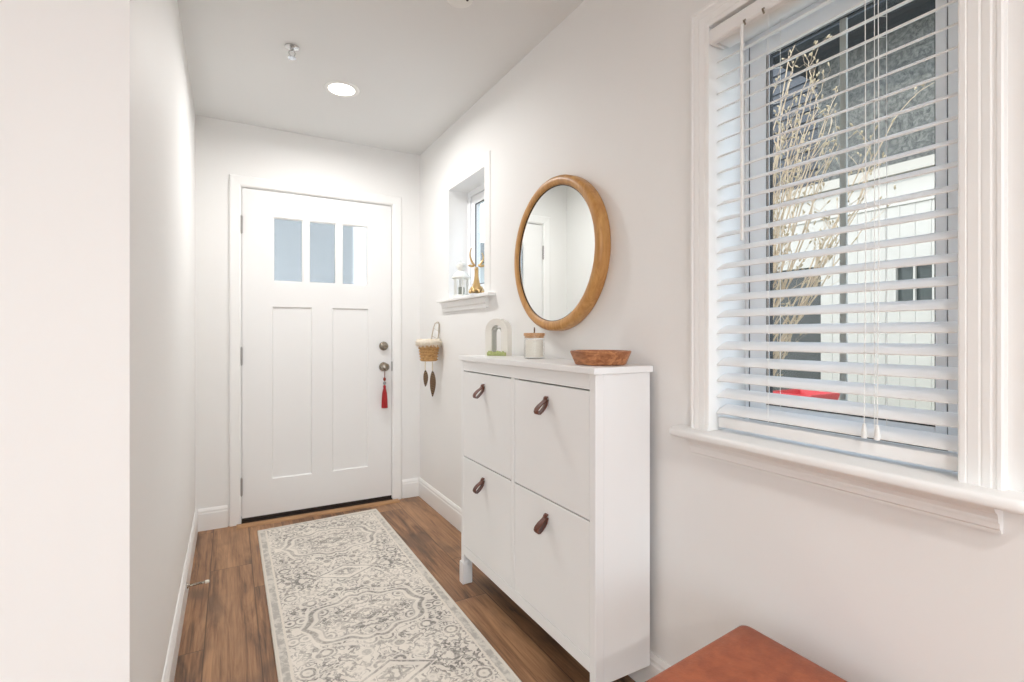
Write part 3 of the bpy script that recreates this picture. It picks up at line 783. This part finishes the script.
for (ya, yb) in yd[::-1]:
    for (za, zb, hz) in ((zM+.0025, zT-.003, .930), (zB, zM-.0025, .530)):
        b = NB(); box(b, cf+.0005, cf+.0185, ya+.0008, yb-.0008, za, zb, .0012)
        f = obj('flap_door', b, 'cab', ca)
        strap(f, (ya+yb)/2+ (.012 if ya > 1.69 else .003), hz)

# ------------------------------------------------------------------ things on the cabinet
# arch ornament
ax_, ay_ = 1.095, 2.085
ar = thing('arch_ornament', (ax_, ay_, ct), 'cream arch-shaped ornament with green moss at its foot on the cabinet top', 'ornament')
ra = radians(38)
def RP(p, c=(ax_, ay_), a=ra): return (c[0]+p[0]*cos(a)-p[1]*sin(a), c[1]+p[0]*sin(a)+p[1]*cos(a), p[2])
def archpts(r, leg, n=20, y=0): return [(r, y)]+[(r*cos(pi*k/n), leg+r*sin(pi*k/n)) for k in range(n+1)]+[(-r, y)]
def arch(b, ro, ri, leg, d0, d1, z0=0.0):
    O, I = archpts(ro, leg), archpts(ri, leg)
    V = [[b.verts.new(RP((d, u, ct+z0+w))) for u, w in L] for d in (d0, d1) for L in (O, I)]
    n = len(O)
    for k in range(n-1):
        b.faces.new((V[0][k], V[0][k+1], V[1][k+1], V[1][k])); b.faces.new((V[2][k], V[3][k], V[3][k+1], V[2][k+1]))
        b.faces.new((V[0][k], V[2][k], V[2][k+1], V[0][k+1])); b.faces.new((V[1][k], V[1][k+1], V[3][k+1], V[3][k]))
    for k in (0, n-1): b.faces.new((V[0][k], V[1][k], V[3][k], V[2][k]))
b = NB(); arch(b, .056, .0245, .116, -.026, .026); obj('outer_arch', b, 'ceramic', ar, 40)
b = NB(); arch(b, .0243, .0215, .106, -.020, .024, .0002); obj('arch_hole_shade', b, 'hole_shade', ar, 40)  # inner ring coloured grey to stand for the shade inside the hole
b = NB(); box(b, -.034, -.0265, -.050, .044, 0, .016); box(b, -.0265, .020, -.0212, .0212, 0, .016)
for v in b.verts: v.co = Vector(RP((v.co.x, v.co.y, ct+v.co.z)))
for k in range(60):
    u, d = rnd.uniform(-.046, .040), rnd.uniform(-.036, -.0305); p = RP((d, u, ct+rnd.uniform(.006, .017))); ell(b, p, (.006, .006, rnd.uniform(.004, .009)), 6, 4)
obj('moss', b, 'moss', ar)

# candle jar
jx, jy = 1.088, 1.758
ja = thing('candle_jar', (jx, jy, ct), 'glass candle jar with pale wooden lid on the cabinet top', 'candle')
b = NB(); lathe(b, [(0, 0), (.040, 0), (.043, .004), (.043, .092), (.0405, .092), (.0405, .007), (0, .006)], (jx, jy, ct), 'z', 40); obj('jar', b, 'jarglass', ja, 40)
b = NB(); lathe(b, [(0, .0065), (.036, .0072), (.036, .076), (.033, .074), (0, .074)], (jx, jy, ct), 'z', 40); obj('wax', b, 'candlewax', ja, 40)
b = NB(); lathe(b, [(0, .084), (.0395, .084), (.0395, .0925), (.0435, .0925), (.0435, .103), (.042, .1045), (0, .1045)], (jx, jy, ct), 'z', 40); ld = obj('lid', b, 'lid', ja, 40)
b = NB(); tube(b, [(jx, jy, ct+.1045), (jx+.001, jy-.001, ct+.115), (jx-.002, jy-.004, ct+.127)], [.0032, .0026, .0022], 7); tube(b, [(jx, jy, ct+.112), (jx, jy+.003, ct+.120)], [.002, .0012], 5); obj('knob', b, 'twig_knob', ld, 50)

# wooden bowl (octagonal, flared)
ox_, oy_ = 1.062, 1.302
bo = thing('wooden_bowl', (ox_, oy_, ct), 'shallow eight-sided red-brown wooden bowl on the cabinet top', 'bowl')
b = NB()
R8 = [.074, .080, .0935, .0960, .0945, .087, .084, .070]; Z8 = [0, .003, .036, .042, .0455, .0450, .038, .010]
rings = []
for r, z in zip(R8, Z8):
    ring = []
    for k in range(64):
        a = 2*pi*k/64; s = pi/4; m = (a+s/2) % s-s/2; f = .62*cos(s/2)/cos(m)/cos(s/2)*1.03+.38    # softened octagon
        ring.append(b.verts.new((ox_+r*f*cos(a), oy_+r*f*sin(a), ct+z)))
    rings.append(ring)
for p, q in zip(rings, rings[1:]):
    for k in range(64): b.faces.new((p[k], p[(k+1) % 64], q[(k+1) % 64], q[k]))
b.faces.new(rings[0][::-1]); b.faces.new(rings[-1])
setp(obj('body', b, 'bowl', bo, 35))

# ------------------------------------------------------------------ runner rug
rc = Vector((.492, 2.105, 0))
ru = thing('runner_rug', (rc.x, rc.y, 0), 'long cream and grey patterned runner rug on the plank floor', 'rug')
b = NB(); nx, ny = 24, 90; G = []
for j in range(ny+1):
    row = []
    for i in range(nx+1):
        u = -.344+.688*i/nx; v = -1.207+2.414*j/ny; z = .0075+.0006*noise.noise(Vector((u*9, v*9, 0)))
        row.append(b.verts.new((rc.x+u, rc.y+v+.055*u*(.5+.5*v/1.2), z)))
    G.append(row)
for j in range(ny):
    for i in range(nx): b.faces.new((G[j][i], G[j][i+1], G[j+1][i+1], G[j+1][i]))
bot = [[b.verts.new((v.co.x, v.co.y, .0005)) for v in row] for row in (G[0], G[-1])]
sd = [[b.verts.new((row[i].co.x, row[i].co.y, .0005)) for row in G] for i in (0, nx)]
for i in range(nx): b.faces.new((G[0][i], bot[0][i], bot[0][i+1], G[0][i+1])); b.faces.new((G[-1][i], G[-1][i+1], bot[1][i+1], bot[1][i]))
for j in range(ny): b.faces.new((G[j][0], G[j+1][0], sd[0][j+1], sd[0][j])); b.faces.new((G[j][nx], sd[1][j], sd[1][j+1], G[j+1][nx]))
obj('pile', b, 'rug', ru)
b = NB()
def rp(u, v): return (rc.x+u, rc.y+v+.055*u*(.5+.5*v/1.2), .0046)
loop = [rp(-.347, -1.21+2.42*k/40) for k in range(41)]+[rp(-.347+.694*k/12, 1.21) for k in range(1, 13)]+[rp(.347, 1.21-2.42*k/40) for k in range(1, 41)]+[rp(.347-.694*k/12, -1.21) for k in range(1, 13)]
tube(b, loop, .0045, 8); obj('binding', b, 'binding', ru, 60)

# ------------------------------------------------------------------ leather stool
s0 = Vector((1.106, .809)); an = radians(3.6)
def SP(u, v): return (s0.x-u*cos(an)+v*sin(an)*0 - 0, s0.y-v-u*sin(an)*1.6)
stl = thing('leather_stool', (.876, .58, 0), 'cognac leather topped stool standing under the large window', 'stool')
b = NB(); n = 28; W_, D_, zt, zb = .40, .40, .45, .36; ring_levels = []
def rr(u, v, ins, rad):      # rounded rectangle outline
    out = []
    for cx_, cy_, a0 in ((W_-ins-rad, D_-ins-rad, 0), (ins+rad, D_-ins-rad, pi/2), (ins+rad, ins+rad, pi), (W_-ins-rad, ins+rad, 3*pi/2)):
        for k in range(8):
            a = a0+pi/2*k/7; out.append((cx_+rad*cos(a), cy_+rad*sin(a)))
    return out
lv = [(.006, zb, .018), (0, zb+.006, .02), (0, zt-.016, .02), (.0025, zt-.008, .02), (.007, zt-.003, .02), (.014, zt-.001, .018), (.05, zt+.0005, .015), (.12, zt+.002, .012)]
for ins, z, rad in lv: ring_levels.append([b.verts.new((*SP(u, v), z)) for u, v in rr(0, 0, ins, rad)])
for p, q in zip(ring_levels, ring_levels[1:]):
    for k in range(len(p)): b.faces.new((p[k], p[(k+1) % len(p)], q[(k+1) % len(p)], q[k]))
b.faces.new(ring_levels[0][::-1]); b.faces.new(ring_levels[-1])
obj('seat', b, 'leather', stl, 50)
b = NB(); pts = [(*SP(u, v), zt-.016) for u, v in rr(0, 0, -.001, .021)]; pts.append(pts[0]); tube(b, pts, .0025, 6, False); obj('piping', b, 'leather', stl, 60)
b = NB(); prism(b, [SP(u, v) for u, v in ((.03, .03), (W_-.03, .03), (W_-.03, D_-.03), (.03, D_-.03))], .31, zb, lambda p, q, t: (p, q, t)); obj('seat_frame', b, 'stain', stl)
for u in (.05, W_-.05):
    for v in (.05, D_-.05):
        p = SP(u, v); b = NB(); tube(b, [(p[0], p[1], .31), (p[0]+(.012 if u < .2 else -.012), p[1]+(.012 if v < .2 else -.012), 0)], [.02, .013], 14); obj('leg', b, 'stain', stl, 50)

# ------------------------------------------------------------------ ceiling fittings
def can_light(loc, label, power, name='ceiling_light', rad=.078):
    t = thing(name, (loc[0], loc[1], H-.012), label, 'ceiling light', 'recessed ceiling lights')
    b = NB(); lathe(b, [(rad-.012, -.004), (rad, -.006), (rad+.010, -.003), (rad+.012, 0), (rad-.012, 0)], (loc[0], loc[1], H-.0002), 'z', 48, True); obj('trim_ring', b, 'plastic', t, 40)
    b = NB(); lathe(b, [(0, -.0035), (rad-.0125, -.0035), (rad-.0125, -.0008), (0, -.0008)], (loc[0], loc[1], H-.0002), 'z', 48); obj('diffuser', b, 'lampface', t)
    l = bpy.data.lights.new('lamp', 'AREA'); l.shape = 'DISK'; l.size = 2*rad-.03; l.energy = power; l.color = (1, .985, .97); l.spread = radians(170)
    o = bpy.data.objects.new('lamp', l); COL.objects.link(o); o.parent = t; o.location = (0, 0, .0055)
    return t
PW = 10
can_light((.512, 2.742), 'lit round recessed ceiling light above the hall runner', PW)
for (x, y, lab, pw) in ((.05, -.75, 'added recessed fill light above the open floor behind the leather stool', 11.5), (.2, -2.3, 'added recessed fill light deep in the living room beside the window wall', 30),
                        (-1.3, -1.2, 'added recessed fill light in the middle of the living room', 12), (-2.3, -2.6, 'added recessed fill light in the far corner of the living room', 22)):
    can_light((x, y), lab, pw)  # lamps out of view, added to fill the hall with light
sp = thing('fire_sprinkler', (.243, 2.450, H-.05), 'small chrome fire sprinkler head on the hall ceiling', 'sprinkler')
b = NB(); lathe(b, [(0, 0), (.030, 0), (.030, -.003), (.022, -.006), (.012, -.008), (0, -.008)][::-1], (.243, 2.450, H-.0003), 'z', 32); obj('escutcheon', b, 'chrome', sp, 40)
b = NB(); lathe(b, [(0, -.006), (.009, -.006), (.009, -.018), (.006, -.020), (0, -.020)][::-1], (.243, 2.450, H), 'z', 20)
for s in (-1, 1): tube(b, [(.243+s*.006, 2.45, H-.017), (.243+s*.014, 2.45, H-.027), (.243+s*.010, 2.45, H-.038), (.243, 2.45, H-.046)], .0024, 6)
obj('frame_arms', b, 'chrome', sp, 50)
b = NB(); lathe(b, [(0, -.044), (.006, -.044), (.018, -.049), (.018, -.0505), (0, -.0505)][::-1], (.243, 2.45, H), 'z', 24, fn=lambda k, i, r, h: r*(.78 if (i in (1, 2) and k % 4 == 0) else 1)); obj('deflector', b, 'chrome', sp)
sm = thing('smoke_detector', (.755, 1.752, H-.035), 'white round smoke detector on the ceiling above the shoe cabinet', 'smoke detector')
b = NB(); lathe(b, [(0, 0), (.052, 0), (.052, -.008), (.046, -.012), (.046, -.016), (.050, -.018), (.048, -.028), (.036, -.036), (0, -.038)][::-1], (.755, 1.752, H-.0003), 'z', 40); obj('housing', b, 'plastic', sm, 35)
b = NB(); ell(b, (.775, 1.727, H-.037), (.005, .005, .003)); obj('test_button', b, 'gasket', sm)

# door stop on the baseboard
dsx = XL+.0142
ds = thing('door_stop', (dsx, 2.606, .055), 'thin metal door stop with cream tip on the baseboard', 'door stop')
b = NB(); lathe(b, [(0, 0), (.011, 0), (.010, .005), (.005, .007), (0, .007)], (dsx, 2.606, .06), 'x', 20)
pts = [(dsx+.006+.062*k/120, 2.606+.0046*cos(k*2*pi/6), .06+.0046*sin(k*2*pi/6)+.002*k/120) for k in range(121)]; tube(b, pts, .0012, 5); obj('spring', b, 'nickel', ds, 50)
b = NB(); lathe(b, [(0, .066), (.005, .066), (.0075, .069), (.0075, .078), (.005, .083), (0, .084)], (dsx, 2.606, .062), 'x', 20); obj('tip', b, 'rubber', ds, 40)

# ------------------------------------------------------------------ outdoors
b = NB(); box(b, XR+.25, 4.6, -8, 3.4, -.30, -.12); struct('ground', b, 'concrete')
b = NB(); box(b, 4.6, 22, -8, 20, -.30, -.115); setp(struct('lawn', b, 'grass'))
b = NB(); box(b, -8, 4.6, YB+.25, 20, -.30, -.12); struct('ground.001', b, 'concrete')
b = NB(); box(b, -8, 1.392, -20, RY-.25, -.30, -.12); struct('ground.002', b, 'concrete')

nh = thing('neighbour_house', (7.0, 3.0, -.12), 'white neighbouring house with grey shingled upper storey seen through the large window', 'house')
b = NB()
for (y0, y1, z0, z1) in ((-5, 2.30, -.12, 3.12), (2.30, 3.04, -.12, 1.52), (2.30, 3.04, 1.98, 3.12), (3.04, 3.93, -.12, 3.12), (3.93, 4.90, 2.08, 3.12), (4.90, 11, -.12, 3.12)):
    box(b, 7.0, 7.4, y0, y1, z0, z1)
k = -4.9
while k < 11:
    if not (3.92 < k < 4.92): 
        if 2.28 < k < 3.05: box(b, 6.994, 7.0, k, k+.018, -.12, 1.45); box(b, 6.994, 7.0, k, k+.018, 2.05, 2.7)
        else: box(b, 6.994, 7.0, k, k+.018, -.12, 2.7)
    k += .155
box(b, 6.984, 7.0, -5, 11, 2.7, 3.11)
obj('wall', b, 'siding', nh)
b = NB(); rect_frame(b, 6.97, 7.03, 2.28, 3.06, 1.50, 2.0, .025, 0); box(b, 6.98, 7.02, 2.66, 2.68, 1.525, 1.975); box(b, 6.98, 7.02, 2.842, 2.862, 1.525, 1.975); box(b, 6.98, 7.02, 2.475, 2.495, 1.525, 1.975); wf = obj('window', b, 'siding', nh)
b = NB(); box(b, 7.03, 7.04, 2.30, 3.04, 1.52, 1.98); obj('pane', b, 'darkpane', wf)
b = NB(); box(b, 7.05, 7.10, 3.93, 4.90, -.12, 2.08)
for z in (.45, 1.0, 1.55): box(b, 7.042, 7.05, 3.98, 4.85, z, z+.04)
obj('garage_door', b, 'darkdoor', nh)
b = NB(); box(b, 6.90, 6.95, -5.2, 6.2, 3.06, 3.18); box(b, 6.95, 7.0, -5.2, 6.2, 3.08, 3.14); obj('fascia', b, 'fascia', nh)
b = NB(); box(b, 6.95, 9.3, -5, 3.94, 3.14, 4.82); o = obj('upper_wall', b, 'shingle', nh)
b = NB()
for k in range(7): box(b, 6.30+.11*k, 6.30+.11*k+.1, -5.3, 4.25, 4.83, 4.86)
obj('soffit', b, 'navy', nh)
b = NB(); prism(b, [(6.26, 4.87), (6.26, 5.0), (7.9, 6.3), (9.5, 5.0), (9.5, 4.87)], -5.3, 4.3, lambda p, q, t: (p, t, q)); obj('roof', b, 'navy', nh)
tb = thing('tall_dark_house', (9.6, 2.0, -.12), 'tall dark blue house rising behind the white house outside', 'house')
b = NB(); z = -.12; sec = []
while z < 12: sec += [(9.56, z), (9.585, z+.19)]; z += .19
prism(b, sec+[(12, z), (12, -.12)], -6, 14, lambda p, q, t: (p, t, q)); obj('wall', b, 'navy', tb)

# bare shrub outside the window
sh = thing('bare_shrub', (3.0, 2.58, -.12), 'bare budding shrub with pale twigs outside the large window', 'shrub')
rs = random.Random(11); b = NB(); bb = NB(); buds = 0
tips = [(1.98, 2.85), (1.93, 2.80), (1.84, 2.72), (1.77, 2.74), (1.90, 2.55), (1.66, 2.33), (1.60, 2.15), (1.36, 2.30), (1.40, 2.10), (1.63, 1.92), (1.57, 1.98), (1.60, 1.72), (1.72, 2.05),
        (1.86, 2.35), (1.94, 2.30), (2.02, 2.5), (2.25, 2.8), (2.45, 2.6), (2.6, 2.3), (1.80, 1.75), (1.95, 2.0), (2.05, 2.2), (1.66, 1.50), (1.88, 2.66), (1.80, 2.5), (1.94, 2.52), (1.74, 2.3), (1.68, 2.1), (1.98, 2.62), (1.83, 2.1), (1.75, 1.9), (1.90, 2.2)]
def twig(p0, p1, p2, r0, depth):
    global buds
    n = 11 if depth == 0 else 5
    pts = []
    for k in range(n+1):
        t = k/n; q = p0*(1-t)**2+p1*2*t*(1-t)+p2*t*t
        if 0 < k: q = q+Vector((rs.gauss(0, .010), rs.gauss(0, .012), rs.gauss(0, .008)))*(1 if depth == 0 else .6)
        pts.append(q)
    tube(b, pts, [r0*(1-.65*k/n) for k in range(n+1)], 5)
    d = (pts[-1]-pts[-2]).normalized()
    rot = d.to_track_quat('Z', 'Y').to_matrix(); ell(bb, pts[-1]+d*.006, (.0055, .0055, .014), 6, 5, rot)
    if depth < 2:
        for k in range(4 if depth == 0 else 2, n+(1 if depth == 0 else 0)):
            if rs.random() < (.92 if depth == 0 else .6):
                dd = (pts[k]-pts[k-1]).normalized(); L = rs.uniform(.14, .40)*(1 if depth == 0 else .45)
                sd_ = Vector((rs.uniform(-.7, .7), rs.uniform(-1.0, .8), rs.uniform(.1, .9)))
                e = pts[k]+(dd*.9+sd_).normalized()*L
                twig(pts[k], pts[k]+dd*L*.5+sd_*.1*L, e, r0*.5*(1-.4*k/n), depth+1)
    if depth >= 1:
        for k in range(2, n):
            if rs.random() < .22: ell(bb, pts[k]+Vector((rs.uniform(-.01, .01), rs.uniform(-.012, .012), .006)), (.005, .005, .009), 6, 4)
for ty, tz in tips:
    x2 = 3.0+rs.uniform(-.30, .30); base = Vector((3.0+rs.uniform(-.14, .14), 2.58+rs.uniform(-.14, .14), -.13))
    tip = Vector((x2, ty, tz)); ctl = Vector((base.x+(x2-3)*.3, 2.10+.15*(ty-1.8)+rs.uniform(-.05, .05), tz*.5))
    twig(base, ctl, tip, .0092, 0)
obj('branches', b, 'twig', sh)
o = obj('foliage', bb, 'bud', sh); o['kind'] = 'stuff'

# red cart by the garage door
rcx, rcy = 6.1, 3.62
rk = thing('garden_cart', (rcx, rcy, -.115), 'low red cart on the lawn before the dark garage door outside', 'cart')
b = NB(); L0 = [(-.30, -.25), (.30, -.25), (.30, .25), (-.30, .25)]; rg = []
for s, z in ((.72, .20), (1, .54), (1.04, .54), (1.04, .57), (.96, .57), (.70, .22)): rg.append([b.verts.new((rcx+x*s, rcy+y*s, -.115+z)) for x, y in L0])
for p, q in zip(rg, rg[1:]):
    for k in range(4): b.faces.new((p[k], p[(k+1) % 4], q[(k+1) % 4], q[k]))
b.faces.new(rg[0][::-1]); b.faces.new(rg[-1]); obj('tray', b, 'cartred', rk)
for sx_ in (-1, 1):
    for sy_ in (-1, 1):
        b = NB(); lathe(b, [(.04, -.02), (.10, -.03), (.115, -.02), (.115, .02), (.10, .03), (.04, .02)], (rcx+sx_*.24, rcy+sy_*.13, 0), 'x', 20, True); obj('wheel', b, 'black', rk, 40)
b = NB(); tube(b, [(rcx-.25, rcy, .10), (rcx-.55, rcy, .30), (rcx-.65, rcy, .42)], .012, 8); tube(b, [(rcx-.65, rcy-.1, .42), (rcx-.65, rcy+.1, .42)], .012, 8); obj('handle', b, 'black', rk, 50)

# porch wall beyond the front door
b = NB(); box(b, 1.20, 1.35, YB+.165, 5.75, -.12, 2.62, .004); struct('wall_porch', b, 'porchwhite')
b = NB(); box(b, -1.2, 1.9, YB+.22, 4.9, 2.62, 2.75); struct('roof', b, 'porchgrey'); bpy.data.objects['roof'].name = 'sun_block_roof'  # added roof, keeps direct sun off the frosted door glass
ah = thing('street_house', (.2, 12, -.12), 'grey house across the street blurred by the frosted door lights', 'house')
b = NB(); box(b, -6, 4.4, 12, 16, -.12, 5.0); obj('wall', b, 'porchgrey', ah)
b = NB(); prism(b, [(11.6, 4.95), (16.4, 4.95), (14, 7.0)], -6.3, 4.7, lambda p, q, t: (t, p, q)); obj('roof', b, 'shingle', ah)
fh = thing('distant_house', (9, 21, -.12), 'pale grey house far down the street seen through the small window', 'house')
b = NB(); box(b, 6.2, 13, 19, 25, -.12, 4.2); obj('wall', b, 'extwall', fh)
b = NB(); prism(b, [(18.6, 4.15), (25.4, 4.15), (22, 5.6)], 5.9, 13.3, lambda p, q, t: (t, p, q)); obj('roof', b, 'shingle', fh)

# ------------------------------------------------------------------ sky, sun
w = bpy.data.worlds.new('World'); scene.world = w; w.use_nodes = True; nt = w.node_tree; nt.nodes.clear()
out = nt.nodes.new('ShaderNodeOutputWorld'); bg = nt.nodes.new('ShaderNodeBackground')
tc = nt.nodes.new('ShaderNodeTexCoord'); sp_ = nt.nodes.new('ShaderNodeSeparateXYZ'); cr = nt.nodes.new('ShaderNodeValToRGB')
nt.links.new(tc.outputs['Generated'], sp_.inputs[0]); nt.links.new(sp_.outputs[2], cr.inputs[0])
cr.color_ramp.elements[0].position = 0.0; cr.color_ramp.elements[0].color = (.92, .955, 1, 1)
cr.color_ramp.elements[1].position = .8; cr.color_ramp.elements[1].color = (.60, .75, .96, 1)
nt.links.new(cr.outputs[0], bg.inputs[0]); bg.inputs[1].default_value = 3.0
nt.links.new(bg.outputs[0], out.inputs[0])
sl = bpy.data.lights.new('sun', 'SUN'); sl.energy = 2.2; sl.angle = radians(1.0); sl.color = (1, .95, .86)
so = bpy.data.objects.new('sun', sl); COL.objects.link(so)
so.rotation_euler = Vector((.62, -.42, -.66)).to_track_quat('-Z', 'Y').to_euler()

# ------------------------------------------------------------------ camera
cam = bpy.data.cameras.new('camera'); cam.sensor_width = 36; cam.lens = 504.66*36/1024; cam.shift_y = -6.61/1024; cam.clip_start = .02
co = bpy.data.objects.new('camera', cam); COL.objects.link(co); co.location = (0, 0, 1.1546); co.rotation_euler = (radians(90), 0, -radians(29.226))
scene.camera = co
vs = scene.view_settings; scene.display_settings.display_device = 'sRGB'
vs.view_transform = 'Standard'; vs.look = 'None'; vs.gamma = 1; vs.use_curve_mapping = False; vs.exposure = 0.42
cy = scene.cycles; cy.max_bounces = 14; cy.diffuse_bounces = 8; cy.transparent_max_bounces = 24; cy.glossy_bounces = 5; cy.transmission_bounces = 8; cy.caustics_reflective = False; cy.caustics_refractive = False
cy.sample_clamp_indirect = 4.0
